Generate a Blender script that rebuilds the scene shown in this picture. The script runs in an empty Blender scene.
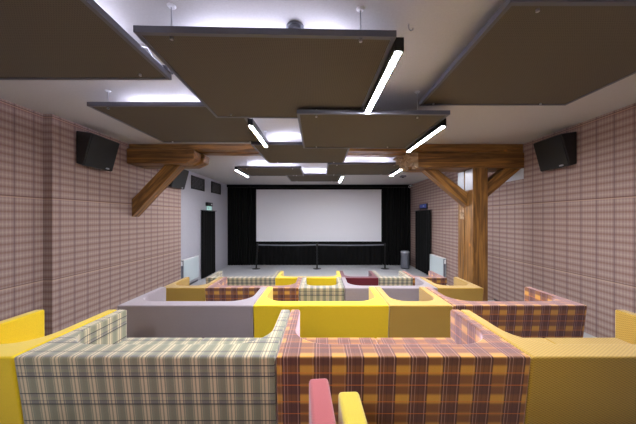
import bpy, bmesh, math, random
from mathutils import Vector, Matrix
random.seed(7)
C = bpy.context.scene.collection
CZ = 2.09            # eye height above the stage floor
HC = CZ + 1.46       # ceiling
F = 259.0            # focal length in pixels of the 636 px frame

def lin(c):
    c = c / 255.0
    return c / 12.92 if c <= 0.04045 else ((c + 0.055) / 1.055) ** 2.4
def rgb(r, g, b):
    return (lin(r), lin(g), lin(b), 1.0)

# ------------------------------------------------------------------ node helpers
class NT:
    def __init__(self, name):
        self.m = bpy.data.materials.new(name)
        self.m.use_nodes = True
        self.t = self.m.node_tree
        self.t.nodes.clear()
        self.out = self.t.nodes.new('ShaderNodeOutputMaterial')
        self.b = self.t.nodes.new('ShaderNodeBsdfPrincipled')
        self.t.links.new(self.b.outputs[0], self.out.inputs[0])
    def put(self, sock, v):
        if isinstance(v, bpy.types.NodeSocket):
            self.t.links.new(v, sock)
        else:
            sock.default_value = v
    def math(self, op, a, b=0.0, c=0.0, clamp=False):
        n = self.t.nodes.new('ShaderNodeMath'); n.operation = op; n.use_clamp = clamp
        self.put(n.inputs[0], a); self.put(n.inputs[1], b); self.put(n.inputs[2], c)
        return n.outputs[0]
    def coord(self, kind='Object'):
        n = self.t.nodes.new('ShaderNodeTexCoord')
        return n.outputs[kind]
    def xyz(self, s):
        n = self.t.nodes.new('ShaderNodeSeparateXYZ'); self.t.links.new(s, n.inputs[0])
        return n.outputs[0], n.outputs[1], n.outputs[2]
    def vec(self, x, y, z):
        n = self.t.nodes.new('ShaderNodeCombineXYZ')
        self.put(n.inputs[0], x); self.put(n.inputs[1], y); self.put(n.inputs[2], z)
        return n.outputs[0]
    def mix(self, f, a, b, blend='MIX'):
        n = self.t.nodes.new('ShaderNodeMix'); n.data_type = 'RGBA'; n.blend_type = blend
        self.put(n.inputs[0], f); self.put(n.inputs[6], a); self.put(n.inputs[7], b)
        return n.outputs[2]
    def mixf(self, f, a, b):
        n = self.t.nodes.new('ShaderNodeMix'); n.data_type = 'FLOAT'
        self.put(n.inputs[0], f); self.put(n.inputs[2], a); self.put(n.inputs[3], b)
        return n.outputs[0]
    def noise(self, vec, scale, detail=2.0, rough=0.5, dist=0.0):
        n = self.t.nodes.new('ShaderNodeTexNoise')
        self.t.links.new(vec, n.inputs['Vector'])
        n.inputs['Scale'].default_value = scale; n.inputs['Detail'].default_value = detail
        n.inputs['Roughness'].default_value = rough; n.inputs['Distortion'].default_value = dist
        return n.outputs[0]
    def mapping(self, vec, scale=(1, 1, 1), loc=(0, 0, 0), rot=(0, 0, 0)):
        n = self.t.nodes.new('ShaderNodeMapping')
        self.t.links.new(vec, n.inputs[0])
        n.inputs['Location'].default_value = loc; n.inputs['Rotation'].default_value = rot
        n.inputs['Scale'].default_value = scale
        return n.outputs[0]
    def ramp(self, f, a, b):
        n = self.t.nodes.new('ShaderNodeMapRange')
        self.put(n.inputs[0], f); n.inputs[1].default_value = a; n.inputs[2].default_value = b
        n.interpolation_type = 'SMOOTHSTEP'
        return n.outputs[0]
    def stripe(self, c, period, centre, width, soft=0.002):
        """1 inside a stripe of the given width repeated every period"""
        s = self.math('DIVIDE', self.math('SUBTRACT', c, centre), period)
        s = self.math('ADD', s, 0.5)
        s = self.math('FRACT', s)
        s = self.math('ABSOLUTE', self.math('SUBTRACT', s, 0.5))
        s = self.math('MULTIPLY', s, period)
        n = self.t.nodes.new('ShaderNodeMapRange'); n.interpolation_type = 'SMOOTHSTEP'
        self.put(n.inputs[0], s)
        n.inputs[1].default_value = max(0.0, width / 2 - soft); n.inputs[2].default_value = width / 2 + soft
        n.inputs[3].default_value = 1.0; n.inputs[4].default_value = 0.0
        return n.outputs[0]
    def bump(self, h, strength=0.2, dist=0.005):
        n = self.t.nodes.new('ShaderNodeBump')
        n.inputs['Strength'].default_value = strength; n.inputs['Distance'].default_value = dist
        self.t.links.new(h, n.inputs['Height'])
        self.t.links.new(n.outputs[0], self.b.inputs['Normal'])
    def set(self, **kw):
        for k, v in kw.items():
            self.put(self.b.inputs[k.replace('_', ' ')], v)
        return self

def plain(name, col, rough=0.6, metal=0.0, noise=0.06, scale=30.0, spec=0.5):
    n = NT(name)
    co = n.coord()
    k = n.noise(co, scale, 3.0)
    dark = tuple(c * (1 - noise * 2) for c in col[:3]) + (1,)
    light = tuple(min(1, c * (1 + noise)) for c in col[:3]) + (1,)
    n.set(Base_Color=n.mix(k, dark, light), Roughness=rough, Metallic=metal)
    n.b.inputs['Specular IOR Level'].default_value = spec
    return n.m

def lamp_mat(name, col, strength):
    n = NT(name)
    n.set(Base_Color=(0.8, 0.8, 0.8, 1), Emission_Color=col, Emission_Strength=strength)
    return n.m

SHEEN = 0.45
def fabric_uv(n):
    x, y, z = n.xyz(n.coord('Object'))
    nx, ny, nz = n.xyz(n.coord('Normal'))
    side = n.math('GREATER_THAN', n.math('ABSOLUTE', nx), 0.72)
    top = n.math('GREATER_THAN', n.math('ABSOLUTE', nz), 0.72)
    return n.mixf(side, x, y), n.mixf(top, z, y)

def fabric_finish(n, col, u, v, sheen=SHEEN, bump=0.25, tint=(0.95, 0.92, 1.0, 1)):
    co = n.coord('Object')
    f = n.noise(co, 260.0, 2.0)
    big = n.noise(co, 5.0, 3.0)
    col = n.mix(n.math('MULTIPLY', n.math('SUBTRACT', 1.0, f), 0.35), col, (0.0, 0.0, 0.0, 1))
    col = n.mix(n.math('MULTIPLY', big, 0.12), col, (0.9, 0.85, 0.85, 1), 'SOFT_LIGHT')
    n.set(Base_Color=col, Roughness=0.85)
    n.b.inputs['Specular IOR Level'].default_value = 0.2
    n.b.inputs['Sheen Weight'].default_value = sheen
    n.b.inputs['Sheen Roughness'].default_value = 0.45
    n.b.inputs['Sheen Tint'].default_value = tint
    n.bump(f, bump, 0.002)
    return n.m

def fabric_plain(name, col, sheen=SHEEN):
    n = NT(name); u, v = fabric_uv(n)
    return fabric_finish(n, col, u, v, sheen)

def fabric_basket(name, col, dark, pitch=0.022, k=0.65):
    n = NT(name); u, v = fabric_uv(n)
    a = n.math('SINE', n.math('MULTIPLY', u, 1.5 * math.pi / pitch))
    b = n.math('SINE', n.math('MULTIPLY', v, 2.6 * math.pi / pitch))
    w = n.math('MULTIPLY', a, b)
    w = n.ramp(w, -0.5, 0.7)
    return fabric_finish(n, n.mix(n.math('MULTIPLY', w, k), col, dark), u, v)

def fabric_grey_plaid(name):
    n = NT(name); u, v = fabric_uv(n)
    base, cream = rgb(148, 147, 124), rgb(226, 204, 166)
    dark, mauve = rgb(48, 44, 50), rgb(118, 114, 120)
    c = n.mix(n.math('MULTIPLY', n.stripe(u, 0.108, 0.05, 0.03, 0.004), 0.5), base, rgb(132, 132, 108))
    h = n.stripe(v, 0.19, 0.016, 0.026, 0.004)
    c = n.mix(n.math('MULTIPLY', h, 0.6), c, mauve)
    h = n.stripe(v, 0.19, 0.062, 0.022, 0.005)
    c = n.mix(n.math('MULTIPLY', h, 0.4), c, mauve)
    for ctr, w, k in ((0.0, 0.016, 0.85), (-0.023, 0.013, 0.8), (0.018, 0.004, 0.6), (-0.038, 0.003, 0.5)):
        c = n.mix(n.math('MULTIPLY', n.stripe(u, 0.108, ctr, w, 0.002), k), c, cream)
    for ctr, w, k in ((0.0, 0.009, 0.9), (0.073, 0.007, 0.9), (0.024, 0.004, 0.6), (-0.012, 0.003, 0.5)):
        c = n.mix(n.math('MULTIPLY', n.stripe(v, 0.19, ctr, w, 0.0015), k), c, dark)
    return fabric_finish(n, c, u, v, 0.5)

def fabric_brown_plaid(name):
    n = NT(name); u, v = fabric_uv(n)
    base, orange = rgb(94, 56, 48), rgb(178, 118, 42)
    V = n.stripe(u, 0.2, 0.0, 0.088, 0.004)
    H = n.stripe(v, 0.198, 0.02, 0.06, 0.012)
    H2 = n.stripe(v, 0.198, 0.115, 0.022, 0.006)
    c = n.mix(n.math('MULTIPLY', V, 0.36), base, orange)
    c = n.mix(n.math('MULTIPLY', H, 0.30), c, orange)
    c = n.mix(n.math('MULTIPLY', n.math('MULTIPLY', V, H), 0.85), c, rgb(222, 164, 60))
    c = n.mix(n.math('MULTIPLY', n.math('MULTIPLY', V, H2), 0.4), c, rgb(200, 140, 60))
    for ctr, w, k in ((0.049, 0.007, 0.6), (-0.049, 0.007, 0.6), (0.10, 0.005, 0.4), (0.07, 0.004, 0.4), (-0.07, 0.004, 0.4)):
        c = n.mix(n.math('MULTIPLY', n.stripe(u, 0.2, ctr, w, 0.0015), k), c, rgb(48, 26, 28))
    for ctr, w, k in ((0.057, 0.004, 0.6), (-0.058, 0.004, 0.6), (0.078, 0.003, 0.5), (0.036, 0.003, 0.35)):
        c = n.mix(n.math('MULTIPLY', n.stripe(u, 0.2, ctr, w, 0.001), k), c, rgb(214, 170, 160))
    for ctr in (0.0, 0.115):
        c = n.mix(n.math('MULTIPLY', n.stripe(v, 0.198, ctr, 0.005, 0.001), 0.8), c, rgb(222, 120, 40))
    return fabric_finish(n, c, u, v, 1.0, tint=(1.0, 0.72, 0.80, 1))

def wallpaper():
    n = NT('tartan_wallpaper')
    x, y, z = n.xyz(n.coord('Object'))
    nx, ny, nz = n.xyz(n.coord('Normal'))
    front = n.math('GREATER_THAN', n.math('ABSOLUTE', ny), 0.7)
    u = n.mixf(front, y, x)
    base = rgb(154, 132, 123)
    c = base
    hb = n.stripe(z, 0.102, 0.03, 0.036, 0.014)
    c = n.mix(n.math('MULTIPLY', hb, 0.58), c, rgb(120, 86, 77))
    hb = n.stripe(z, 0.102, -0.025, 0.02, 0.008)
    c = n.mix(n.math('MULTIPLY', hb, 0.4), c, rgb(178, 160, 150))
    hb = n.stripe(z, 0.102, 0.03, 0.006, 0.003)
    c = n.mix(n.math('MULTIPLY', hb, 0.5), c, rgb(112, 62, 56))
    fine = n.stripe(u, 0.0375, 0.01, 0.014, 0.006)
    c = n.mix(n.math('MULTIPLY', fine, 0.35), c, rgb(136, 108, 105))
    fine = n.stripe(u, 0.0375, 0.028, 0.006, 0.003)
    c = n.mix(n.math('MULTIPLY', fine, 0.3), c, rgb(186, 172, 164))
    vs = n.stripe(u, 0.225, 0.145, 0.05, 0.02)
    c = n.mix(n.math('MULTIPLY', vs, 0.16), c, rgb(108, 86, 90))
    vs = n.stripe(u, 0.225, 0.145, 0.013, 0.004)
    c = n.mix(n.math('MULTIPLY', vs, 0.7), c, rgb(92, 70, 78))
    vs = n.stripe(u, 0.225, 0.035, 0.01, 0.004)
    c = n.mix(n.math('MULTIPLY', vs, 0.2), c, rgb(120, 92, 94))
    seam = n.stripe(z, 1.15, CZ + 0.268, 0.016, 0.003)
    c = n.mix(n.math('MULTIPLY', seam, 0.4), c, rgb(196, 160, 136))
    seam = n.stripe(z, 1.15, CZ + 0.28, 0.012, 0.003)
    c = n.mix(n.math('MULTIPLY', seam, 0.6), c, rgb(70, 44, 36))
    f = n.noise(n.coord('Object'), 60.0, 3.0)
    c = n.mix(n.math('MULTIPLY', f, 0.12), c, rgb(120, 100, 95))
    n.set(Base_Color=c, Roughness=0.8)
    n.b.inputs['Specular IOR Level'].default_value = 0.25
    n.bump(f, 0.08, 0.002)
    return n.m

def wood(name, axis, dark=rgb(84, 55, 25), light=rgb(156, 110, 54), sheen=0.5):
    n = NT(name)
    co = n.coord('Object')
    s = [14.0, 14.0, 14.0]; s[axis] = 0.9
    g = n.noise(n.mapping(co, tuple(s)), 1.0, 5.0, 0.6, 1.2)
    s2 = [60.0, 60.0, 60.0]; s2[axis] = 2.0
    g2 = n.noise(n.mapping(co, tuple(s2)), 1.0, 3.0, 0.6, 0.4)
    c = n.mix(n.ramp(g, 0.3, 0.72), dark, light)
    c = n.mix(n.math('MULTIPLY', n.ramp(g2, 0.5, 0.75), 0.45), c, rgb(66, 36, 12))
    vo = n.t.nodes.new('ShaderNodeTexVoronoi')
    s3 = [3.2, 3.2, 3.2]; s3[axis] = 2.0
    n.t.links.new(n.mapping(co, tuple(s3)), vo.inputs['Vector'])
    vo.inputs['Scale'].default_value = 1.0
    knot = n.ramp(vo.outputs['Distance'], 0.0, 0.12)
    c = n.mix(knot, rgb(196, 120, 40), c)
    n.set(Base_Color=c, Roughness=0.45)
    n.b.inputs['Specular IOR Level'].default_value = sheen
    n.bump(g2, 0.25, 0.004)
    return n.m

def carpet():
    n = NT('grey_carpet')
    co = n.coord()
    a = n.noise(co, 180.0, 3.0)
    b = n.noise(co, 2.5, 3.0)
    c = n.mix(a, rgb(150, 150, 156), rgb(196, 196, 200))
    c = n.mix(n.math('MULTIPLY', b, 0.15), c, rgb(150, 148, 150))
    n.set(Base_Color=c, Roughness=0.95)
    n.bump(a, 0.4, 0.004)
    return n.m

def panel_fabric():
    n = NT('acoustic_fabric')
    x, y, z = n.xyz(n.coord('Object'))
    d = n.math('MULTIPLY', n.stripe(x, 0.016, 0.0, 0.007, 0.002), n.stripe(y, 0.016, 0.0, 0.007, 0.002))
    f = n.noise(n.coord(), 400.0, 2.0)
    c = n.mix(f, rgb(88, 81, 72), rgb(102, 94, 84))
    c = n.mix(n.math('MULTIPLY', d, 0.5), c, rgb(48, 43, 38))
    n.set(Base_Color=c, Roughness=0.9)
    n.b.inputs['Specular IOR Level'].default_value = 0.2
    return n.m

def ceiling_mat():
    n = NT('ceiling_paint')
    f = n.noise(n.coord(), 90.0, 4.0)
    n.set(Base_Color=n.mix(f, rgb(176, 172, 170), rgb(190, 186, 184)), Roughness=0.85)
    n.bump(f, 0.1, 0.003)
    return n.m

def curtain_mat():
    n = NT('black_curtain')
    f = n.noise(n.mapping(n.coord(), (60, 60, 2)), 1.0, 3.0)
    n.set(Base_Color=n.mix(f, rgb(8, 8, 9), rgb(17, 17, 17)), Roughness=0.85)
    n.b.inputs['Sheen Weight'].default_value = 0.02
    n.b.inputs['Specular IOR Level'].default_value = 0.15
    return n.m

M = dict(
    wallpaper=wallpaper(), ceiling=ceiling_mat(), carpet=carpet(), curtain=curtain_mat(),
    greywall=plain('grey_wall_paint', rgb(178, 176, 186), 0.7, noise=0.03, scale=20),
    backwall=plain('dark_wall_paint', rgb(40, 40, 42), 0.8),
    skirting=plain('dark_skirting', rgb(70, 62, 60), 0.6),
    frame=plain('anthracite_aluminium', rgb(88, 88, 98), 0.4, 0.1, 0.04),
    fabric=panel_fabric(),
    black=plain('black_plastic', rgb(20, 20, 22), 0.45),
    blackmetal=plain('black_metal', rgb(24, 24, 26), 0.35, 0.4),
    grille=plain('speaker_grille', rgb(18, 18, 19), 0.6, scale=400, noise=0.3),
    spkbox=plain('speaker_cabinet', rgb(16, 16, 17), 0.5),
    badge=plain('silver_badge', rgb(190, 190, 195), 0.3, 0.6),
    steel=plain('steel', rgb(190, 190, 195), 0.3, 0.8),
    white=plain('white_plastic', rgb(225, 225, 228), 0.5, noise=0.02),
    screen=plain('projection_screen', rgb(226, 225, 232), 0.75, noise=0.01, spec=0.2),
    bin=plain('grey_metal', rgb(112, 114, 124), 0.4, 0.3),
    binlid=plain('brushed_lid', rgb(170, 172, 180), 0.35, 0.4),
    radiator=plain('radiator_enamel', rgb(196, 206, 210), 0.35, noise=0.02),
    wood_x=wood('oak_along_beam', 0), wood_z=wood('oak_along_post', 2),
    endgrain=wood('weathered_end_grain', 0, rgb(126, 104, 84), rgb(204, 178, 150), 0.3),
    plaster=plain('pale_plaster', rgb(196, 198, 204), 0.5),
    plategrey=plain('pale_plate_grey', rgb(150, 150, 158), 0.45, 0.1),
    strip=lamp_mat('led_strip_light', (0.74, 0.76, 1.0, 1), 58.0),
    diff=lamp_mat('lamp_diffuser', (0.93, 0.95, 1.0, 1), 560.0),
    greensign=lamp_mat('green_sign_panel', (0.08, 0.42, 0.36, 1), 0.7),
    bluesign=plain('blue_sign_panel', rgb(62, 86, 168), 0.4),
    pale=plain('pale_print', rgb(215, 228, 225), 0.6),
    yellow=fabric_plain('yellow_fabric', rgb(238, 202, 28)),
    gold=fabric_plain('lemon_fabric', rgb(212, 188, 58)),
    lilac=fabric_plain('lilac_fabric', rgb(154, 142, 148)),
    maroon=fabric_plain('maroon_fabric', rgb(100, 26, 36)),
    rose=fabric_basket('rose_fabric', rgb(186, 98, 100), rgb(160, 70, 78), 0.009, 0.8),
    olive=fabric_basket('olive_fabric', rgb(196, 158, 68), rgb(140, 108, 34)),
    greyplaid=fabric_grey_plaid('grey_plaid_fabric'),
    brownplaid=fabric_brown_plaid('brown_plaid_fabric'),
)

# ------------------------------------------------------------------ mesh helpers
def box(bm, x0, x1, y0, y1, z0, z1):
    v = [bm.verts.new(p) for p in ((x0, y0, z0), (x1, y0, z0), (x1, y1, z0), (x0, y1, z0),
                                   (x0, y0, z1), (x1, y0, z1), (x1, y1, z1), (x0, y1, z1))]
    for f in ((0, 3, 2, 1), (4, 5, 6, 7), (0, 1, 5, 4), (1, 2, 6, 5), (2, 3, 7, 6), (3, 0, 4, 7)):
        bm.faces.new([v[i] for i in f])
    return v

def prism(bm, pts, d):
    """closed polygon pts (3D) extruded by vector d"""
    d = Vector(d)
    a = [bm.verts.new(p) for p in pts]
    b = [bm.verts.new(Vector(p) + d) for p in pts]
    bm.faces.new(a[::-1]); bm.faces.new(b)
    k = len(pts)
    for i in range(k):
        j = (i + 1) % k
        bm.faces.new((a[i], a[j], b[j], b[i]))
    return a, b

def tube(bm, p0, p1, r0, r1=None, seg=12):
    r1 = r0 if r1 is None else r1
    p0, p1 = Vector(p0), Vector(p1)
    q = (p1 - p0).to_track_quat('Z', 'Y')
    a, b = [], []
    for i in range(seg):
        t = 2 * math.pi * i / seg
        o = q @ Vector((math.cos(t), math.sin(t), 0))
        a.append(bm.verts.new(p0 + o * r0)); b.append(bm.verts.new(p1 + o * r1))
    bm.faces.new(a[::-1]); bm.faces.new(b)
    for i in range(seg):
        j = (i + 1) % seg
        bm.faces.new((a[i], a[j], b[j], b[i]))

def lathe(bm, prof, cx, cy, seg=32):
    rings = []
    for r, z in prof:
        if r < 1e-6:
            rings.append([bm.verts.new((cx, cy, z))])
        else:
            rings.append([bm.verts.new((cx + r * math.cos(2 * math.pi * i / seg), cy + r * math.sin(2 * math.pi * i / seg), z)) for i in range(seg)])
    for a, b in zip(rings, rings[1:]):
        for i in range(seg):
            j = (i + 1) % seg
            va = [a[0]] if len(a) == 1 else [a[i], a[j]]
            vb = [b[0]] if len(b) == 1 else [b[j], b[i]]
            if len(va) + len(vb) > 2:
                bm.faces.new(va + vb)

def obj(name, bm, mat, parent=None, smooth=False, bevel=0.0, seg=2, origin=None, weight=False):
    bmesh.ops.recalc_face_normals(bm, faces=bm.faces[:])
    me = bpy.data.meshes.new(name)
    bm.to_mesh(me); bm.free()
    off = None
    if origin is not None:
        off = Vector(origin)
    elif parent is not None and parent.get('_o') is not None:
        off = Vector(parent['_o'])
    if off is not None:
        me.transform(Matrix.Translation(-off))
    o = bpy.data.objects.new(name, me)
    me.materials.append(mat)
    C.objects.link(o)
    if parent is not None:
        o.parent = parent
        if parent.get('_o') is not None:
            o['_o'] = (0.0, 0.0, 0.0) if parent.type == 'MESH' and False else parent['_o']
    elif origin is not None:
        o.location = off
        o['_o'] = tuple(off)
    if smooth or bevel:
        for p in me.polygons:
            p.use_smooth = True
    if smooth and not bevel:
        me.set_sharp_from_angle(angle=math.radians(35))
    if bevel:
        m = o.modifiers.new('bevel', 'BEVEL')
        m.width = bevel; m.segments = seg
        if weight:
            m.limit_method = 'WEIGHT'
        else:
            m.limit_method = 'ANGLE'; m.angle_limit = math.radians(40)
        m.harden_normals = True
    return o

def BM():
    return bmesh.new()

def thing(name, label, cat, loc, group=None):
    o = bpy.data.objects.new(name, None)
    o.empty_display_size = 0.1
    C.objects.link(o)
    o.location = loc
    o['_o'] = tuple(loc)
    o['label'] = label; o['category'] = cat
    if group: o['group'] = group
    return o

def tag(o, label, cat, group=None):
    o['label'] = label; o['category'] = cat
    if group: o['group'] = group
    return o

def struct(name, bm, mat, **kw):
    o = obj(name, bm, mat, **kw); o['kind'] = 'structure'
    return o

def bx(name, mat, parent, *b, **kw):
    bm = BM(); box(bm, *b)
    return obj(name, bm, mat, parent, **kw)

# ------------------------------------------------------------------ the room
YB, YF = -2.2, 11.85      # wall behind the camera, wall behind the screen
XR = 4.0
def sbox(name, mat, *b):
    bm = BM(); box(bm, *b); return struct(name, bm, M[mat])
sbox('ceiling', 'ceiling', -4.3, 4.3, YB - .2, YF + .2, HC, HC + .2)
sbox('floor', 'carpet', -4.3, 4.3, YB - .2, YF + .2, -.2, 0)
sbox('wall_left', 'wallpaper', -4.3, -3.89, YB, 3.64, 0, HC)
sbox('wall_left.001', 'wallpaper', -4.3, -3.76, 3.64, 7.0, 0, HC)
sbox('wall_left.002', 'greywall', -4.3, -4.07, 7.0, YF, 0, HC)
sbox('wall_right', 'wallpaper', XR, XR + .25, YB, YF, 0, HC)
sbox('wall_front', 'backwall', -4.3, 4.3, YF, YF + .2, 0, HC)
sbox('wall_back', 'white', -4.3, 4.3, YB - .2, YB, 0, HC)
# stepped platforms under the rows
ROWF = [0.695, 0.53, 0.365, 0.2, 0.0]             # floor height of rows 0..4
edges = [1.50, 2.96, 4.33, 5.95]
for k, e in enumerate(edges):
    sbox('floor.%03d' % (k + 1), 'carpet', -3.885 if e < 3.6 else -3.755, XR - .001, YB + .001, e, ROWF[k + 1] + .0005, ROWF[k])
sbox('baseboard_right', 'skirting', XR - .012, XR - .0005, 2.97, 5.94, .201, .245)
sbox('baseboard_left', 'skirting', -3.76, -3.748, 4.34, 5.94, .201, .245)
sbox('trim_1', 'frame', -4.07, -4.055, 7.2, 8.6, 0.0, 0.05)

# ------------------------------------------------------------------ sofas
def arc(cx, cy, r, a0, a1, n=10):
    return [(cx + r * math.cos(math.radians(a0 + (a1 - a0) * i / n)), cy + r * math.sin(math.radians(a0 + (a1 - a0) * i / n))) for i in range(n + 1)]

SH = 0.70
def shell(W2, depth, ta, tb, r, z0, lean, mat, root, bev=0.016):
    """U-shaped tub: one rounded outline, cut into the backrest and the two armrests"""
    inner = arc(W2 - ta - r, tb + r, r, 0, -90) + arc(-W2 + ta + r, tb + r, r, -90, -180)
    poly = [(-W2, 0), (W2, 0), (W2, depth), (W2 - ta, depth)] + inner + [(-W2 + ta, depth), (-W2, depth)]
    n = len(poly)
    for part in ('backrest', -1, 1):
        bm = BM()
        a, b = prism(bm, [(x, y, z0) for x, y in poly], (0, 0, SH - z0))
        cor = {0, 1, 2, 3, n - 1, n - 2}
        es = []
        for e in bm.edges:
            p, q = e.verts
            if p in b and q in b: es.append(e)
            elif (p in a) != (q in a):
                i = a.index(p) if p in a else a.index(q)
                if i in cor: es.append(e)
        bmesh.ops.recalc_face_normals(bm, faces=bm.faces[:])
        bmesh.ops.bevel(bm, geom=es, offset=bev, offset_type='OFFSET', segments=4, profile=0.5, affect='EDGES', clamp_overlap=True)
        # the back leans: lower part drawn in
        for v in bm.verts:
            if v.co.y < tb * .5:
                v.co.y += lean * (SH - v.co.z) / (SH - z0) * (1 - v.co.y / (tb * .5))
        yc = tb + r + .0005
        geom = bm.verts[:] + bm.edges[:] + bm.faces[:]
        if part == 'backrest':
            bmesh.ops.bisect_plane(bm, geom=geom, plane_co=(0, yc, 0), plane_no=(0, 1, 0), clear_outer=True)
        else:
            bmesh.ops.bisect_plane(bm, geom=geom, plane_co=(0, yc, 0), plane_no=(0, 1, 0), clear_inner=True)
            bmesh.ops.delete(bm, geom=[v for v in bm.verts if v.co.x * part < 0], context='VERTS')
        o = obj('backrest' if part == 'backrest' else 'armrest', bm, mat, root, origin=(0, 0, 0), smooth=True)
        m = o.modifiers.new('normals', 'WEIGHTED_NORMAL'); m.keep_sharp = True; m.weight = 90

def sofa(name, label, cat, x0, x1, yback, zf, mat, group, rot=0.0, depth=0.845, pivot=None, tb=0.175, r=None):
    gap = 0.004
    W = (x1 - x0) - 2 * gap
    two = W > 1.1
    ta = 0.085
    r = r or (0.26 if two else 0.2)
    root = thing(name, label, cat, ((x0 + x1) / 2, yback, zf), group)
    root['_o'] = (0.0, 0.0, 0.0)
    if rot:
        root.rotation_euler = (0, 0, math.radians(rot))
    h = W / 2
    z0 = 0.06
    shell(h, depth, ta, tb, r, z0, .085, mat, root)
    # base and cushions follow the inside of the shell
    g = 0.003
    inn = arc(h - ta - r, tb + r, r - g, 0, -90) + arc(-h + ta + r, tb + r, r - g, -90, -180)
    pb = [(h - ta - g, depth - .03)] + inn + [(-h + ta + g, depth - .03)]
    bm = BM(); prism(bm, [(x, y, z0 + .02) for x, y in pb], (0, 0, .22))
    obj('seat_base', bm, mat, root, origin=(0, 0, 0), bevel=.008)
    def cushion(poly):
        bm = BM(); prism(bm, [(x, y, z0 + .243) for x, y in poly], (0, 0, .14))
        obj('seat_cushion', bm, mat, root, origin=(0, 0, 0), bevel=.016, seg=3)
    if two:
        L = [(0.0005, depth - .015), (0.0005, tb + g)] + [p for p in inn if p[0] > .01][::-1] + [(h - ta - g, depth - .015)]
        cushion(L); cushion([(-x, y) for x, y in L][::-1])
    else:
        cushion([(h - ta - g, depth - .015)] + inn + [(-h + ta + g, depth - .015)])
    for sx in (-1, 1):
        for sy in (.16, depth - .07):
            bm = BM(); lathe(bm, [(0, 0.0), (.022, 0.0), (.026, .01), (.026, z0), (0, z0)], sx * (h - .07), sy, 16)
            obj('foot', bm, M['black'], root, origin=(0, 0, 0), smooth=True)
    del root['_o']
    return root

G1, G2, G3, G4 = ('sofas and chairs of the nearest full row', 'sofas and chairs of the second row', 'sofas and chairs of the third row', 'sofas and chairs of the front row by the screen')
def tops(y): return y
# the row the camera stands in
def corner(xc, yc, W, side, rot, depth=.845):
    """left/right ends of a sofa whose front corner nearest the aisle stands at (xc, yc)"""
    a = math.radians(rot)
    lx, ly = side * (W / 2 - .004), depth
    bx_, by_ = xc - (lx * math.cos(a) - ly * math.sin(a)), yc - (lx * math.sin(a) + ly * math.cos(a))
    return bx_ - W / 2, bx_ + W / 2, by_
a = corner(.036, 1.135, 1.6, 1, 4.6)
sofa('sofa', 'rose pink sofa of which only one armrest end shows at the bottom', 'sofa', a[0], a[1], a[2], ROWF[0], M['rose'], 'sofas of the row the camera stands in', rot=4.6)
a = corner(.072, 1.045, 1.6, -1, 2.6)
sofa('sofa', 'lemon yellow sofa showing one armrest end just right of the rose pink armrest', 'sofa', a[0], a[1], a[2], ROWF[0], M['gold'], 'sofas of the row the camera stands in', rot=2.6)
y = 1.6; z = ROWF[1]
sofa('armchair', 'bright yellow armchair at the left edge beside the large grey plaid sofa', 'armchair', -2.68, -1.905, y, z, M['yellow'], G1)
sofa('sofa', 'large grey and cream plaid sofa in the nearest full row', 'sofa', -1.905, -.277, y, z, M['greyplaid'], G1)
sofa('sofa', 'large brown and orange plaid sofa in the middle of the nearest full row', 'sofa', -.277, 1.315, y, z, M['brownplaid'], G1)
sofa('sofa', 'large olive mustard sofa at the right end of the nearest full row', 'sofa', 1.315, 2.865, y, z, M['olive'], G1)
y = 3.03; z = ROWF[2]
sofa('sofa', 'lilac grey sofa at the left end of the second row', 'sofa', -2.385, -.79, y, z, M['lilac'], G2)
sofa('sofa', 'bright yellow sofa in the middle of the second row', 'sofa', -.79, .815, y, z, M['yellow'], G2)
sofa('armchair', 'olive mustard armchair between the yellow sofa and the brown plaid sofa', 'armchair', .815, 1.565, y, z, M['olive'], G2)
sofa('sofa', 'brown and orange plaid sofa at the right end of the second row', 'sofa', 1.565, 3.14, y, z, M['brownplaid'], G2)
y = 4.4; z = ROWF[3]
sofa('armchair', 'olive mustard armchair at the left end of the third row', 'armchair', -2.725, -1.96, y, z, M['olive'], G3)
sofa('sofa', 'brown plaid sofa in the third row between olive armchair and grey plaid armchair', 'sofa', -1.96, -.36, y, z, M['brownplaid'], G3)
sofa('armchair', 'grey and cream plaid armchair in the middle of the third row', 'armchair', -.36, .42, y, z, M['greyplaid'], G3)
sofa('sofa', 'lilac grey sofa right of the middle in the third row', 'sofa', .42, 2.01, y, z, M['lilac'], G3)
sofa('armchair', 'olive mustard armchair at the right end of the third row before the post', 'armchair', 2.01, 2.79, y, z, M['olive'], G3)
y = 6.0; z = ROWF[4]
sofa('sofa', 'grey and cream plaid sofa at the left end of the front row', 'sofa', -2.66, -1.045, y, z, M['greyplaid'], G4)
sofa('sofa', 'bright yellow sofa of the front row left of the maroon armchair', 'sofa', -1.045, .515, y, z, M['yellow'], G4)
sofa('armchair', 'maroon red armchair in the middle of the front row', 'armchair', .515, 1.365, y, z, M['maroon'], G4)
sofa('armchair', 'grey and cream plaid armchair right of the maroon armchair in front row', 'armchair', 1.365, 2.16, y, z, M['greyplaid'], G4)
sofa('armchair', 'brown and orange plaid armchair at the right end of the front row', 'armchair', 2.16, 2.95, y, z, M['brownplaid'], G4)

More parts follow.
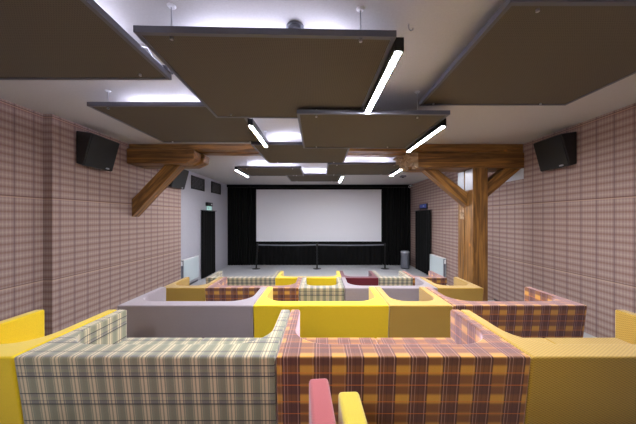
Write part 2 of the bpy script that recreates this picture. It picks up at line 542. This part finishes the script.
# ------------------------------------------------------------------ ceiling panels
def panel(label, x0, x1, y0, y1, zr, lit, th=0.045, skew=0.0, rods=None):
    """zr: underside height above the eye"""
    z0 = CZ + zr; z1 = z0 + th
    cx, cy = (x0 + x1) / 2, (y0 + y1) / 2
    t = thing('ceiling_panel', label, 'ceiling panel', (cx, cy, z0), 'acoustic panels hanging under the ceiling')
    w = 0.03
    bm = BM()
    box(bm, x0, x1, y0, y0 + w, z0, z1); box(bm, x0, x1, y1 - w, y1, z0, z1)
    box(bm, x0, x0 + w, y0 + w, y1 - w, z0, z1); box(bm, x1 - w, x1, y0 + w, y1 - w, z0, z1)
    obj('frame', bm, M['frame'], t)
    bx('acoustic_board', M['fabric'], t, x0 + w + .0005, x1 - w - .0005, y0 + w + .0005, y1 - w - .0005, z0 + .006, z1 - .004)
    if lit:
        i = 0.33; s = .012
        for b in ((x0 + i, x1 - i, y0 + i - s, y0 + i + s), (x0 + i, x1 - i, y1 - i - s, y1 - i + s),
                  (x0 + i - s, x0 + i + s, y0 + i + .02, y1 - i - .02), (x1 - i - s, x1 - i + s, y0 + i + .02, y1 - i - .02)):
            bx('led_strip', M['strip'], t, b[0], b[1], b[2], b[3], z1 - .003, z1 + .008)
    rods = rods or [(x0 + .22, y0 + .09), (x1 - .22, y0 + .09), (x0 + .22, y1 - .09), (x1 - .22, y1 - .09)]
    for rx, ry in rods:
        bm = BM(); tube(bm, (rx, ry, z0 - .004), (rx, ry, HC - .001), .0045, seg=8)
        rod = obj('hanger_rod', bm, M['steel'], t, smooth=True)
        bm = BM(); lathe(bm, [(0, HC - .012), (.02, HC - .012), (.03, HC - .001), (0, HC - .001)], rx, ry, 16)
        rose = obj('ceiling_rose', bm, M['white'], rod, smooth=True)
        bm = BM(); tube(bm, (rx, ry, z0 - .012), (rx, ry, z0 + .004), .011, seg=10)
        obj('end_nut', bm, M['steel'], rod, smooth=True)
    if skew:
        t.rotation_euler = (0, 0, math.radians(skew))
    return t

panel('large grey panel at upper left corner of the ceiling', -3.12, -1.335, .82, 2.33, 1.24, True)
panel('large central grey panel nearest the camera with long lamp on its right edge', -1.265, .505, 1.75, 3.23, 1.24, True, skew=1.5, rods=[(-1.04, 1.80), (.265, 1.79), (-1.05, 3.12), (.265, 3.12)])
panel('grey panel at left in front of the timber corbel, bright glow above front edge', -2.62, -.93, 2.91, 4.33, 1.26, True, rods=[(-2.43, 2.97), (-1.15, 2.97), (-2.43, 4.27), (-1.15, 4.27)])
panel('grey panel in the middle hanging lowest just behind the large central panel', -.27, 1.455, 2.90, 4.34, 1.165, False, skew=.8, rods=[(-.05, 2.98), (1.118, 2.99), (-.05, 4.25), (1.118, 4.25)])
panel('large dark panel at upper right corner of the ceiling', 1.155, 2.86, 1.57, 3.02, 1.31, False, rods=[(1.37, 1.63), (2.53, 1.63), (1.30, 2.97), (2.53, 2.97)])
panel('grey panel under the tie beam left of the centre', -1.14, .52, 4.27, 5.72, 1.21, True)
panel('small looking far panel at left with short lamp on its left edge', -2.06, -.47, 6.42, 7.65, 1.24, True)
panel('far panel right of the centre behind the ragged timber end', .17, 1.93, 5.88, 7.35, 1.22, True)
panel('farthest panel in the middle just before the screen', -1.0, .62, 7.50, 8.85, 1.245, True)

def lamp(label, x0, x1, y0, y1, zr, top, mat='diff', piv=None, skew=0.0):
    """slim lamp: bottom zr above the eye, top at the panel"""
    z0, z1 = CZ + zr, CZ + top
    t = thing('linear_lamp', label, 'lamp', ((x0 + x1) / 2, (y0 + y1) / 2, z0), 'slim linear lamps at the panel edges')
    bm = BM()
    e = .012
    box(bm, x0, x1, y0, y1, z0 + .02, z1)
    box(bm, x0, x0 + e, y0, y1, z0, z0 + .02); box(bm, x1 - e, x1, y0, y1, z0, z0 + .02)
    box(bm, x0 + e, x1 - e, y0, y0 + e, z0, z0 + .02); box(bm, x0 + e, x1 - e, y1 - e, y1, z0, z0 + .02)
    obj('housing', bm, M['blackmetal'], t)
    bx('diffuser', M[mat], t, x0 + e, x1 - e, y0 + e, y1 - e, z0 - .002, z0 + .019)
    if skew:
        a = math.radians(skew); dx, dy = t.location.x - piv[0], t.location.y - piv[1]
        t.location.x = piv[0] + dx * math.cos(a) - dy * math.sin(a); t.location.y = piv[1] + dx * math.sin(a) + dy * math.cos(a)
        t.rotation_euler = (0, 0, a)
    return t
lamp('longest bright lamp on right edge of the large central panel', .508, .578, 1.81, 2.89, 1.185, 1.28, piv=(-.38, 2.49), skew=1.5)
lamp('bright lamp on right edge of the left panel, left of centre', -.9295, -.8655, 3.33, 4.34, 1.19, 1.28)
lamp('bright lamp on right edge of the low middle panel before the timber corbel', 1.4555, 1.5215, 3.12, 4.34, 1.11, 1.205, piv=(.5925, 3.62), skew=.8)
lamp('small far lamp at left near the far left panel', -2.1245, -2.0605, 6.44, 7.50, 1.19, 1.28)
lamp('small far lamp at right, partly behind the ragged timber end', 1.9305, 1.9965, 6.1, 7.2, 1.17, 1.26)
lamp('farthest small lamp just above the screen', 0.6205, .6865, 7.51, 8.75, 1.20, 1.285)
# added unseen lamp and panel, matching the array, to brighten the nearest sofa backs
panel('added grey panel out of view behind the camera', -2.9, -1.2, -1.62, -.16, 1.24, False)
lamp('added lamp out of view on right edge of the panel behind the camera', -1.1995, -1.1355, -1.5, -.42, 1.19, 1.28)
t = thing('junction_box', 'small grey junction box in the gap between the two largest left panels', 'junction box', (-1.35, 2.28, CZ + 1.285))
bx('box', M['frame'], t, -1.385, -1.315, 2.24, 2.325, CZ + 1.2855, CZ + 1.325, bevel=.005)
bm = BM()
pts = [(-1.36, 2.24, CZ + 1.305), (-1.345, 2.17, CZ + 1.30), (-1.36, 2.10, CZ + 1.305), (-1.35, 2.02, CZ + 1.33), (-1.37, 1.96, CZ + 1.30)]
for p, q in zip(pts, pts[1:]): tube(bm, p, q, .006, seg=8)
obj('cable', bm, M['steel'], t, smooth=True)

def smoke(label, x, y, r, mat):
    t = thing('smoke_detector', label, 'smoke detector', (x, y, HC))
    bm = BM(); lathe(bm, [(0, HC - .018), (r, HC - .018), (r, HC - .0005), (0, HC - .0005)], x, y, 28)
    obj('base', bm, mat, t, smooth=True)
    bm = BM(); lathe(bm, [(0, HC - .055), (r * .45, HC - .053), (r * .78, HC - .04), (r * .85, HC - .0185), (0, HC - .0185)], x, y, 28)
    obj('cover', bm, mat, t, smooth=True)
smoke('round smoke detector on ceiling above the large central panel', -.19, 1.98, .068, M['bin'])
t = thing('ceiling_sensor', 'small dark box on the far ceiling beside the ragged timber end', 'sensor', (2.86, 8.9, HC))
bx('housing', M['bin'], t, 2.76, 2.94, 8.8, 9.0, HC - .06, HC - .0005, bevel=.012)
bm = BM(); lathe(bm, [(0, HC - .085), (.03, HC - .08), (.045, HC - .0605), (0, HC - .0605)], 2.85, 8.9, 20)
obj('lens', bm, M['black'], t, smooth=True)
t = thing('ceiling_hook', 'tiny metal hook on the ceiling beside the longest lamp', 'hook', (.67, 1.95, HC))
bm = BM()
pts = [(.67, 1.95, HC - .0005), (.67, 1.95, HC - .04), (.685, 1.95, HC - .05), (.70, 1.95, HC - .04), (.70, 1.95, HC - .03)]
for p, q in zip(pts, pts[1:]): tube(bm, p, q, .004, seg=8)
obj('hook', bm, M['steel'], t, smooth=True)

# ------------------------------------------------------------------ timber frame
YA, YM, YZ = 5.06, 5.33, 5.60           # doubled timbers: front YA..YM, rear YM..YZ
def timber(name, label, pts, y0, y1, mat='wood_x', group=None, cat='beam', bevel=.012):
    c = (sum(p[0] for p in pts) / len(pts), (y0 + y1) / 2, min(p[1] for p in pts))
    bm = BM(); prism(bm, [(x, y0, zz) for x, zz in pts], (0, y1 - y0, 0))
    o = obj(name, bm, M[mat], None, bevel=bevel, origin=c)
    return tag(o, label, cat, group)
e = .003
tie = [(-3.755, CZ + 1.362), (XR - .005, CZ + 1.285), (XR - .005, HC - .002), (-3.755, HC - .002)]
timber('tie_beam', 'front one of the two beams spanning the room under the ceiling', tie, YA + .03, YM - e, group='doubled tie beam')
timber('tie_beam', 'rear one of the two beams spanning the room under the ceiling', tie, YM + .03, YZ, group='doubled tie beam')
cl = [(-3.755, CZ + 1.06), (-2.62, CZ + 1.06), (-2.45, CZ + 1.16), (-2.43, CZ + 1.30), (-2.47, CZ + 1.332), (-3.755, CZ + 1.357)]
timber('corbel', 'short chamfered timber corbel at left wall, front one', cl, YA - .04, YM - e, group='corbels at left wall', cat='corbel', bevel=.018)
cl2 = [(-3.755, CZ + 1.06), (-2.60, CZ + 1.06), (-2.40, CZ + 1.15), (-2.37, CZ + 1.29), (-2.42, CZ + 1.33), (-3.755, CZ + 1.357)]
timber('corbel', 'short chamfered timber corbel at left wall, behind the front one', cl2, YM + .005, YZ, group='corbels at left wall', cat='corbel', bevel=.018)

def ragged(name, label, x_end, y0, y1, group):
    zt, zb = CZ + 1.30, CZ + .985
    c = ((x_end + XR) / 2, (y0 + y1) / 2, zb)
    root = thing(name, label, 'corbel', c, group)
    xs = x_end + .22
    pts = [(xs, zb), (XR - .005, zb), (XR - .005, zt - .018), (xs, zt - .018 + .003)]
    bm = BM(); prism(bm, [(x, y0, z) for x, z in pts], (0, y1 - y0, 0))
    obj('beam', bm, M['wood_x'], root, bevel=.01)
    # splintered end: a grid of fibres of uneven length
    bm = BM()
    ny, nz = 6, 6
    for i in range(ny):
        for j in range(nz):
            ya, yb = y0 + (y1 - y0) * i / ny, y0 + (y1 - y0) * (i + 1) / ny
            za, zb2 = zb + (zt - .02 - zb) * j / nz, zb + (zt - .02 - zb) * (j + 1) / nz
            k = j / (nz - 1)
            xe = xs - .035 - .19 * (k ** .8) * random.uniform(.75, 1.1) - random.uniform(0, .03)
            droop = .03 * (1 - k) * random.uniform(.2, 1)
            v = box(bm, xe, xs - .0005, ya + .001, yb - .001, za + .001, zb2 - .001)
            for q in (0, 3, 4, 7):
                v[q].co.z += droop
                v[q].co.y += random.uniform(-.006, .006)
            mid = random.uniform(.2, .5)
            v[4].co.x += mid * .05; v[7].co.x += mid * .05
    obj('splintered_end', bm, M['endgrain'], root, bevel=.006)
ragged('corbel', 'long timber corbel on the post with ragged end, front one', 1.70, YA, YM - e, 'corbels on the post')
ragged('corbel', 'long timber corbel on the post with ragged end, behind the front one', 1.60, YM + .005, YZ, 'corbels on the post')

def brace(label, p0, p1, w, y0, y1):
    """p0, p1: (x, z) of the centre line ends"""
    d = Vector((p1[0] - p0[0], 0, p1[1] - p0[1])); L = d.length
    ang = math.atan2(d.z, d.x)
    bm = BM()
    hw = w / 2
    # ends are cut so they seat on the vertical / horizontal timber
    box(bm, -L / 2, L / 2, -(y1 - y0) / 2, (y1 - y0) / 2, -hw, hw)
    o = obj('brace', bm, M['wood_x'], None, bevel=.01)
    o.location = ((p0[0] + p1[0]) / 2, (y0 + y1) / 2, CZ + (p0[1] + p1[1]) / 2)
    o.rotation_euler = (0, -ang, 0)
    return tag(o, label, 'brace', 'diagonal timber braces')
def brace_cut(label, pts, y0, y1):
    """outline in x, z with the ends cut to seat against its neighbours; grain along the brace"""
    cx = sum(p[0] for p in pts) / len(pts); cz = sum(p[1] for p in pts) / len(pts)
    a, b = Vector(pts[0]), Vector(pts[1])
    ang = math.atan2(b.y - a.y, b.x - a.x)
    bm = BM()
    R = Matrix.Rotation(-ang, 2)
    loc = [R @ Vector((p[0] - cx, p[1] - cz)) for p in pts]
    prism(bm, [(p.x, -(y1 - y0) / 2, p.y) for p in loc], (0, y1 - y0, 0))
    o = obj('brace', bm, M['wood_x'], None, bevel=.01)
    o.location = (cx, (y0 + y1) / 2, CZ + cz)
    o.rotation_euler = (0, -ang, 0)
    return tag(o, label, 'brace', 'diagonal timber braces')
# left wall brace
brace_cut('diagonal timber brace from the left wall up to the left corbel',
          [(-3.752, .02), (-2.78, 1.055), (-3.10, 1.055), (-3.752, .37)], YA + .10, YA + .32)
# post braces
XP0, XP1 = 2.995, 3.29
brace_cut('diagonal timber brace rising from the post to the ragged corbel end',
          [(XP0 - .004, .22), (2.28, .98), (2.06, .98), (XP0 - .20, .22)][::-1] if False else
          [(XP0 - .004, .27), (2.40, .98), (2.08, .98), (XP0 - .004, .61)], YA + .22, YA + .44) if False else None
brace_cut('diagonal timber brace from the post towards the middle of the room',
          [(2.12, .98), (XP0 - .003, .235), (XP0 - .003, .52), (2.40, .98)], YA + .20, YA + .40)
brace_cut('diagonal timber brace from the post to the right wall',
          [(XP1 + .003, .39), (3.98, .98), (3.65, .98), (XP1 + .003, .70)], YA + .06, YA + .27)

t = thing('timber_post', 'thick doubled timber post with notches standing at the right aisle', 'post', ((XP0 + XP1) / 2, YM, ROWF[3]))
bx('front_timber', M['wood_z'], t, XP0, XP1, YA + .01, YM + .02, ROWF[3], CZ + .983, bevel=.01)
bx('rear_timber', M['wood_z'], t, XP0 + .02, XP1 - .01, YM + .075, YZ + .06, ROWF[3], CZ + .983, bevel=.01)
bx('packing_timber', M['wood_z'], t, XP0 + .05, XP1 - .05, YM + .021, YM + .074, ROWF[3], CZ + .95)
zp0, zp1 = CZ + .56, CZ + .97  # thin pale plates on the left faces of both post timbers
pl = bx('pale_plate', M['plategrey'], t, XP0 - .004, XP0 + .0, YA + .02, YM + .01, zp0, zp1)
pl['label'] = 'pale plate'
pl = bx('pale_plate', M['plategrey'], t, XP0 + .012, XP0 + .019, YM + .085, YZ + .05, zp0, zp1)
pl['label'] = 'pale plate'
bm = BM()
for k in range(5):
    yy = YM + .10 + k * .03
    box(bm, XP0 + .008, XP0 + .0195, yy, yy + .014, CZ - .04 + random.uniform(-.05, .05), CZ + .17 + random.uniform(-.05, .04))
o = obj('carved_chips', bm, M['endgrain'], t)
o['label'] = 'pale splintered notch'
t = thing('bearing_plate', 'pale grey bearing plate on right wall under the corbel', 'plate', (XR - .01, 5.3, CZ + .78))
bx('plate', M['plaster'], t, XR - .018, XR - .003, YA + .02, YZ, CZ + .77, CZ + .975)

# ------------------------------------------------------------------ screen wall
t = thing('projection_screen', 'big blank white cinema screen on the far wall', 'screen', (0, 11.4, CZ))
SX0, SX1, SZ0, SZ1 = -2.80, 2.695, CZ - 1.03, CZ + 1.25
bx('screen_cloth', M['screen'], t, SX0, SX1, 11.38, 11.4, SZ0, SZ1)
bm = BM()
box(bm, SX0 - .06, SX0 - .001, 11.37, 11.42, SZ0 - .08, SZ1 + .06); box(bm, SX1 + .001, SX1 + .06, 11.37, 11.42, SZ0 - .08, SZ1 + .06)
box(bm, SX0, SX1, 11.37, 11.42, SZ1 + .001, SZ1 + .06); box(bm, SX0, SX1, 11.37, 11.42, SZ0 - .08, SZ0 - .001)
obj('frame', bm, M['curtain'], t)

def curtain_mesh(bm, p0, p1, z0, z1, amp, waves, th=.02, n=None):
    """folded cloth between plan points p0 and p1"""
    p0, p1 = Vector((*p0, 0)), Vector((*p1, 0))
    d = (p1 - p0); L = d.length; d.normalize(); nn = Vector((-d.y, d.x, 0))
    n = n or waves * 8
    cols = []
    for i in range(n + 1):
        s = i / n
        ph = 2 * math.pi * waves * s + .7 * math.sin(5.3 * s * waves / 3)
        off = amp * math.sin(ph) * (.8 + .25 * math.sin(9 * s))
        b = p0 + d * (L * s)
        f = b + nn * off; g = f + nn * th
        off2 = off * 1.25
        f2 = b + nn * off2; g2 = f2 + nn * th
        cols.append([bm.verts.new((f2.x, f2.y, z0)), bm.verts.new((f.x, f.y, z1)), bm.verts.new((g.x, g.y, z1)), bm.verts.new((g2.x, g2.y, z0))])
    for a, b in zip(cols, cols[1:]):
        for k in range(4):
            bm.faces.new((a[k], b[k], b[(k + 1) % 4], a[(k + 1) % 4]))
    bm.faces.new(cols[0]); bm.faces.new(cols[-1][::-1])

def curtain(name, label, p0, p1, z0, z1, amp, waves, group=None):
    c = ((p0[0] + p1[0]) / 2, (p0[1] + p1[1]) / 2, z0)
    bm = BM(); curtain_mesh(bm, p0, p1, z0, z1, amp, waves)
    o = obj(name, bm, M['curtain'], None, smooth=True, origin=c)
    return tag(o, label, 'curtain', group)
curtain('stage_curtain', 'tall black curtain left of the cinema screen', (-4.065, 11.4), (SX0 - .08, 11.48), .012, HC - .12, .05, 11, 'black curtains around the screen')
curtain('stage_curtain', 'tall black curtain right of the cinema screen', (SX1 + .08, 11.48), (XR - .03, 11.4), .012, HC - .12, .05, 10, 'black curtains around the screen')
bm = BM(); box(bm, -4.06, XR - .005, 11.28, 11.7, HC - .115, HC - .003)
tag(obj('curtain_pelmet', bm, M['curtain'], None, origin=(0, 11.4, HC - .115)), 'black pelmet strip along the ceiling above the screen', 'pelmet')
bm = BM(); curtain_mesh(bm, (SX0 - .07, 11.47), (SX1 + .07, 11.47), .01, SZ0 - .085, .012, 30)
tag(obj('masking_skirt', bm, M['curtain'], None, smooth=True, origin=(0, 11.47, .01)), 'black cloth skirt below the cinema screen down to the floor', 'skirt')
bm = BM(); box(bm, SX0 - .07, SX1 + .07, 11.43, 11.45, SZ1 + .061, HC - .1152)
tag(obj('masking_border', bm, M['curtain'], None, origin=(0, 11.44, SZ1 + .03)), 'black cloth border between the screen top and the pelmet', 'border')

# stanchions with two belts
def stanchion(label, x, y, lean=0.0):
    t = thing('stanchion', label, 'stanchion', (x, y, 0), 'black stanchions before the screen')
    bm = BM(); lathe(bm, [(0, 0), (.165, 0), (.17, .006), (.165, .014), (.06, .026), (.035, .035), (0, .035)], x, y, 32)
    obj('base', bm, M['blackmetal'], t, smooth=True)
    bm = BM(); tube(bm, (x, y, .03), (x + lean, y, .95), .03, seg=16)
    obj('pole', bm, M['blackmetal'], t, smooth=True)
    bm = BM(); lathe(bm, [(0, .94), (.038, .94), (.04, .955), (.04, 1.03), (.034, 1.045), (0, 1.047)], x + lean, y, 20)
    obj('belt_head', bm, M['black'], t, smooth=True)
    return t
ys = 10.68
xs_ = [-2.63, -.12, 2.68]
lean = [.05, 0, 0]
stanchion('left of the three black barrier posts before the screen', xs_[0], ys, lean[0])
stanchion('middle one of the three black barrier posts before the screen', xs_[1], ys)
stanchion('right of the three black barrier posts before the screen', xs_[2], ys)
for k, lb in ((0, 'retractable barrier belt between left and middle posts'), (1, 'retractable barrier belt between middle and right posts')):
    xa, xb = xs_[k] + lean[k] + .042, xs_[k + 1] - .042
    bm = BM(); n = 14; prev = None
    for i in range(n + 1):
        s = i / n; xx = xa + (xb - xa) * s; sag = -.02 * math.sin(math.pi * s)
        cur = [bm.verts.new((xx, ys - .002, .96 + sag)), bm.verts.new((xx, ys + .002, .96 + sag)), bm.verts.new((xx, ys + .002, 1.012 + sag)), bm.verts.new((xx, ys - .002, 1.012 + sag))]
        if prev:
            for q in range(4): bm.faces.new((prev[q], prev[(q + 1) % 4], cur[(q + 1) % 4], cur[q]))
        else: bm.faces.new(cur[::-1])
        prev = cur
    bm.faces.new(prev)
    tag(obj('barrier_belt', bm, M['bin'], None, smooth=True, origin=((xa + xb) / 2, ys, .96)), lb, 'belt', 'barrier belts')

# waste bin
t = thing('waste_bin', 'tall grey cylindrical waste bin by the right screen curtain', 'bin', (3.53, 10.75, 0))
bm = BM(); lathe(bm, [(0, .03), (.17, .03), (.175, .05), (.175, .65), (0, .65)], 3.53, 10.75, 32)
obj('body', bm, M['bin'], t, smooth=True)
bm = BM(); lathe(bm, [(0, 0), (.165, 0), (.165, .029), (0, .029)], 3.53, 10.75, 32)
obj('base_ring', bm, M['black'], t, smooth=True)
bm = BM(); lathe(bm, [(0, .73), (.12, .728), (.165, .715), (.178, .69), (.178, .651), (0, .651)], 3.53, 10.75, 32)
obj('lid', bm, M['binlid'], t, smooth=True)

# ------------------------------------------------------------------ side walls
def speaker(label, side, xw, y0, y1, dz0=0.0):
    """wall speaker leaning out at the top; side +1 = on the right wall"""
    s = -side                                  # direction into the room
    X = lambda d: xw + s * d
    zt, zb = CZ + 1.345 + dz0, CZ + .845 + dz0
    c = (X(.1), (y0 + y1) / 2, zb)
    t = thing('wall_speaker', label, 'speaker', c, 'black surround speakers on the side walls')
    pts = [(X(.012), zt), (X(.25), zt - .035), (X(.115), zb - .035), (X(.012), zb)]
    bm = BM(); prism(bm, [(x, y0, z) for x, z in pts], (0, y1 - y0, 0))
    obj('cabinet', bm, M['spkbox'], t, bevel=.008)
    dx, dz = X(.115) - X(.25), zb - zt
    L = math.hypot(dx, dz); nx_, nz_ = -dz / L * (1 if s > 0 else -1), dx / L * (1 if s > 0 else -1)
    if nx_ * s < 0: nx_, nz_ = -nx_, -nz_
    def P(f, o): return (X(.25) + dx * f + nx_ * o, zt - .035 + dz * f + nz_ * o)
    g = [P(.02, .001), P(.98, .001), P(.98, .018), P(.02, .018)]
    bm = BM(); prism(bm, [(x, y0 + .008, z) for x, z in g], (0, y1 - y0 - .016, 0))
    gr = obj('grille', bm, M['grille'], t, bevel=.005)
    g = [P(.90, .0185), P(.945, .0185), P(.945, .022), P(.90, .022)]
    yb = y1 - .12 if side < 0 else y0 + .12
    bm = BM()
    ring = []
    for o_ in (.0185, .0215):
        ring.append([bm.verts.new((P(.93 + .025 * math.sin(a_), o_)[0], yb + .04 * math.cos(a_), P(.93 + .025 * math.sin(a_), o_)[1])) for a_ in [2 * math.pi * i / 20 for i in range(20)]])
    bm.faces.new(ring[0]); bm.faces.new(ring[1])
    for i in range(20): bm.faces.new((ring[0][i], ring[0][(i + 1) % 20], ring[1][(i + 1) % 20], ring[1][i]))
    obj('badge', bm, M['badge'], gr, smooth=True)
    bx('wall_bracket', M['blackmetal'], t, min(X(.001), X(.0115)), max(X(.001), X(.0115)), y0 + .1, y1 - .1, zb + .1, zt - .1)
    return t
speaker('black wedge speaker high on left wall before the timber corbel', -1, -3.76, 3.98, 4.53)
speaker('smaller looking black wedge speaker on left wall behind the brace', -1, -3.76, 6.32, 6.93, -.05)
speaker('black wedge speaker high on right wall', 1, XR, 4.02, 4.55)

def vent(label, y0, y1, zr0, zr1):
    x = -4.07
    t = thing('wall_vent', label, 'vent', (x, (y0 + y1) / 2, CZ + zr0), 'dark wall openings high on grey wall')
    z0, z1 = CZ + zr0, CZ + zr1
    bm = BM(); w = .03
    box(bm, x + .001, x + .022, y0, y1, z0, z0 + w); box(bm, x + .001, x + .022, y0, y1, z1 - w, z1)
    box(bm, x + .001, x + .022, y0, y0 + w, z0 + w, z1 - w); box(bm, x + .001, x + .022, y1 - w, y1, z0 + w, z1 - w)
    obj('frame', bm, M['black'], t)
    bm = BM(); k = 9
    for i in range(k):
        zz = z0 + w + (z1 - z0 - 2 * w) * (i + .1) / k
        box(bm, x + .002, x + .016, y0 + w, y1 - w, zz, zz + (z1 - z0 - 2 * w) / k * .75)
    obj('grille', bm, M['grille'], t)
vent('nearer dark vent high on grey left wall beside the speaker', 8.17, 9.09, .93, 1.355)
vent('farther dark vent high on grey left wall above the exit sign', 9.67, 10.58, .95, 1.375)

def door_curtain(label, x, s, y0, y1, ztop, group):
    t = thing('door_curtain', label, 'curtain', (x + s * .08, (y0 + y1) / 2, .02), group)
    bm = BM(); curtain_mesh(bm, (x + s * .075, y0), (x + s * .075, y1), .03, ztop, .028, 7)
    obj('cloth', bm, M['curtain'], t, smooth=True)
    bm = BM(); tube(bm, (x + s * .085, y0 - .03, ztop + .015), (x + s * .085, y1 + .12, ztop + .015), .014, seg=12)
    for yy in (y0 + .02, y1 + .05): tube(bm, (x + s * .001, yy, ztop + .015), (x + s * .085, yy, ztop + .015), .009, seg=8)
    obj('curtain_rod', bm, M['blackmetal'], t, smooth=True)
door_curtain('black curtain over the doorway on grey left wall', -4.07, 1, 8.80, 9.84, CZ + .25, 'door curtains')
door_curtain('black curtain over the doorway on right wall', XR, -1, 9.20, 10.62, CZ + .27, 'door curtains')

# exit sign (left): dark lamp box above a green pictogram plate
x = -4.07
t = thing('exit_sign', 'small green exit sign with dark lamp box above left doorway', 'sign', (x, 9.4, CZ + .29))
bx('lamp_box', M['black'], t, x + .001, x + .09, 9.20, 9.62, CZ + .43, CZ + .56, bevel=.01)
bx('spot', M['white'], bpy.data.objects[t.children[0].name] if t.children else t, x + .0905, x + .1, 9.46, 9.54, CZ + .475, CZ + .52)
sp = bx('sign_plate', M['greensign'], t, x + .03, x + .045, 9.24, 9.62, CZ + .275, CZ + .429)
bm = BM()
px = x + .046
def fig(yc, zc, k):
    pts = lambda l: [(px, yc + a_ * k, zc + b_ * k) for a_, b_ in l]
    prism(bm, pts([(-.02, .0), (.03, -.01), (.04, .07), (-.01, .08)]), (.002, 0, 0))            # torso
    prism(bm, pts([(.0, .09), (.03, .09), (.04, .11), (.03, .13), (.0, .13), (-.01, .11)]), (.002, 0, 0))   # head
    prism(bm, pts([(-.02, .0), (.0, -.005), (-.04, -.09), (-.065, -.085)]), (.002, 0, 0))
    prism(bm, pts([(.01, -.005), (.03, -.01), (.07, -.05), (.055, -.065)]), (.002, 0, 0))
    prism(bm, pts([(.04, .06), (.04, .04), (.085, .02), (.085, .04)]), (.002, 0, 0))
fig(9.46, CZ + .345, .6)
prism(bm, [(px, 9.30, CZ + .31), (px, 9.38, CZ + .31), (px, 9.38, CZ + .39), (px, 9.30, CZ + .39)], (.002, 0, 0))
obj('pictogram', bm, M['pale'], sp)
# blue sign (right)
x = XR
t = thing('door_sign', 'small blue sign above right doorway', 'sign', (x, 10.0, CZ + .33))
bx('backing', M['black'], t, x - .03, x - .001, 9.62, 10.36, CZ + .34, CZ + .545, bevel=.004)
sp = bx('sign_plate', M['bluesign'], t, x - .036, x - .0305, 9.68, 10.30, CZ + .39, CZ + .525)
bx('mark', M['pale'], sp, x - .038, x - .0362, 9.86, 9.98, CZ + .44, CZ + .47)
t = thing('light_switch', 'small dark switch on right wall near the bin', 'switch', (x - .006, 11.02, CZ - .54))
bx('plate', M['black'], t, x - .012, x - .001, 10.72, 10.80, CZ - .56, CZ - .42, bevel=.003)
bx('rocker', M['bin'], t, x - .017, x - .0125, 10.735, 10.785, CZ - .53, CZ - .45)

def radiator(label, xw, s, y0, y1, zf, zt, valve_y):
    t = thing('radiator', label, 'radiator', (xw + s * .07, (y0 + y1) / 2, zf), 'white panel radiators')
    X = lambda a_, b_: (min(xw + s * a_, xw + s * b_), max(xw + s * a_, xw + s * b_))
    z0 = zf + .12
    bm = BM()
    box(bm, *X(.115, .13), y0, y1, z0, zt - .02)
    k = int((y1 - y0) / .05)
    for i in range(k):
        yy = y0 + (y1 - y0) * (i + .5) / k
        box(bm, *X(.1305, .136), yy - .012, yy + .012, z0 + .04, zt - .06)
    box(bm, *X(.03, .045), y0, y1, z0, zt - .02)
    obj('panel', bm, M['radiator'], t, bevel=.004)
    bm = BM(); box(bm, *X(.028, .132), y0 - .002, y1 + .002, zt - .019, zt)
    obj('top_grille', bm, M['white'], t, bevel=.004)
    bm = BM(); box(bm, *X(.046, .114), y0 + .002, y0 + .012, z0, zt - .02); box(bm, *X(.046, .114), y1 - .012, y1 - .002, z0, zt - .02)
    obj('side_cover', bm, M['bin'], t)
    bm = BM(); tube(bm, (xw + s * .08, valve_y, z0 + .06), (xw + s * .08, valve_y, zf), .012, seg=10)
    obj('pipe', bm, M['steel'], t, smooth=True)
    bm = BM(); tube(bm, (xw + s * .08, valve_y, zt - .16), (xw + s * .08, valve_y, zt - .04), .028, .024, seg=14)
    obj('thermostat_valve', bm, M['white'], t, smooth=True)
    bm = BM()
    for yy in (y0 + .2, y1 - .2): box(bm, *X(.001, .0295), yy - .02, yy + .02, z0 + .1, zt - .1)
    obj('bracket', bm, M['steel'], t)
radiator('pale radiator on grey left wall before the curtained doorway', -4.07, 1, 7.50, 8.42, .055, CZ - 1.22, 7.46)
radiator('pale radiator on right wall between post and curtained doorway', XR, -1, 8.15, 9.14, 0, CZ - 1.27, 8.11)

t = thing('security_camera', 'tiny white camera in the far right ceiling corner', 'camera', (3.85, 11.1, HC - .08))
bm = BM(); tube(bm, (XR, 11.15, HC - .09), (XR - .10, 11.15, HC - .09), .014, seg=10)
obj('bracket', bm, M['white'], t, smooth=True)
bm = BM(); tube(bm, (XR - .06, 11.19, HC - .075), (XR - .20, 10.97, HC - .135), .045, .05, seg=18)
obj('body', bm, M['white'], t, smooth=True)
bm = BM(); tube(bm, (XR - .2005, 10.969, HC - .1353), (XR - .206, 10.96, HC - .1375), .035, seg=18)
obj('lens', bm, M['black'], t, smooth=True)

for o in bpy.data.objects:
    if '_o' in o: del o['_o']

# ------------------------------------------------------------------ camera, world, colour
cam = bpy.data.cameras.new('camera')
cam.sensor_width = 36.0; cam.sensor_fit = 'HORIZONTAL'
cam.lens = 36.0 * F / 636.0
cam.shift_x = -2.0 / 636.0
cam.shift_y = 6.0 / 636.0
cam.clip_start = 0.02
co = bpy.data.objects.new('camera', cam); C.objects.link(co)
co.location = (0, 0, CZ); co.rotation_euler = (math.radians(90), 0, 0)
bpy.context.scene.camera = co
w = bpy.data.worlds.new('world'); bpy.context.scene.world = w
w.use_nodes = True
w.node_tree.nodes['Background'].inputs[0].default_value = (0.02, 0.02, 0.022, 1)
s = bpy.context.scene
s.view_settings.view_transform = 'Standard'; s.view_settings.look = 'None'
s.view_settings.gamma = 1.0; s.view_settings.exposure = 0.0
s.view_settings.use_curve_mapping = False
s.cycles.use_denoising = True
s.cycles.max_bounces = 10; s.cycles.diffuse_bounces = 6
s.cycles.sample_clamp_indirect = 6.0
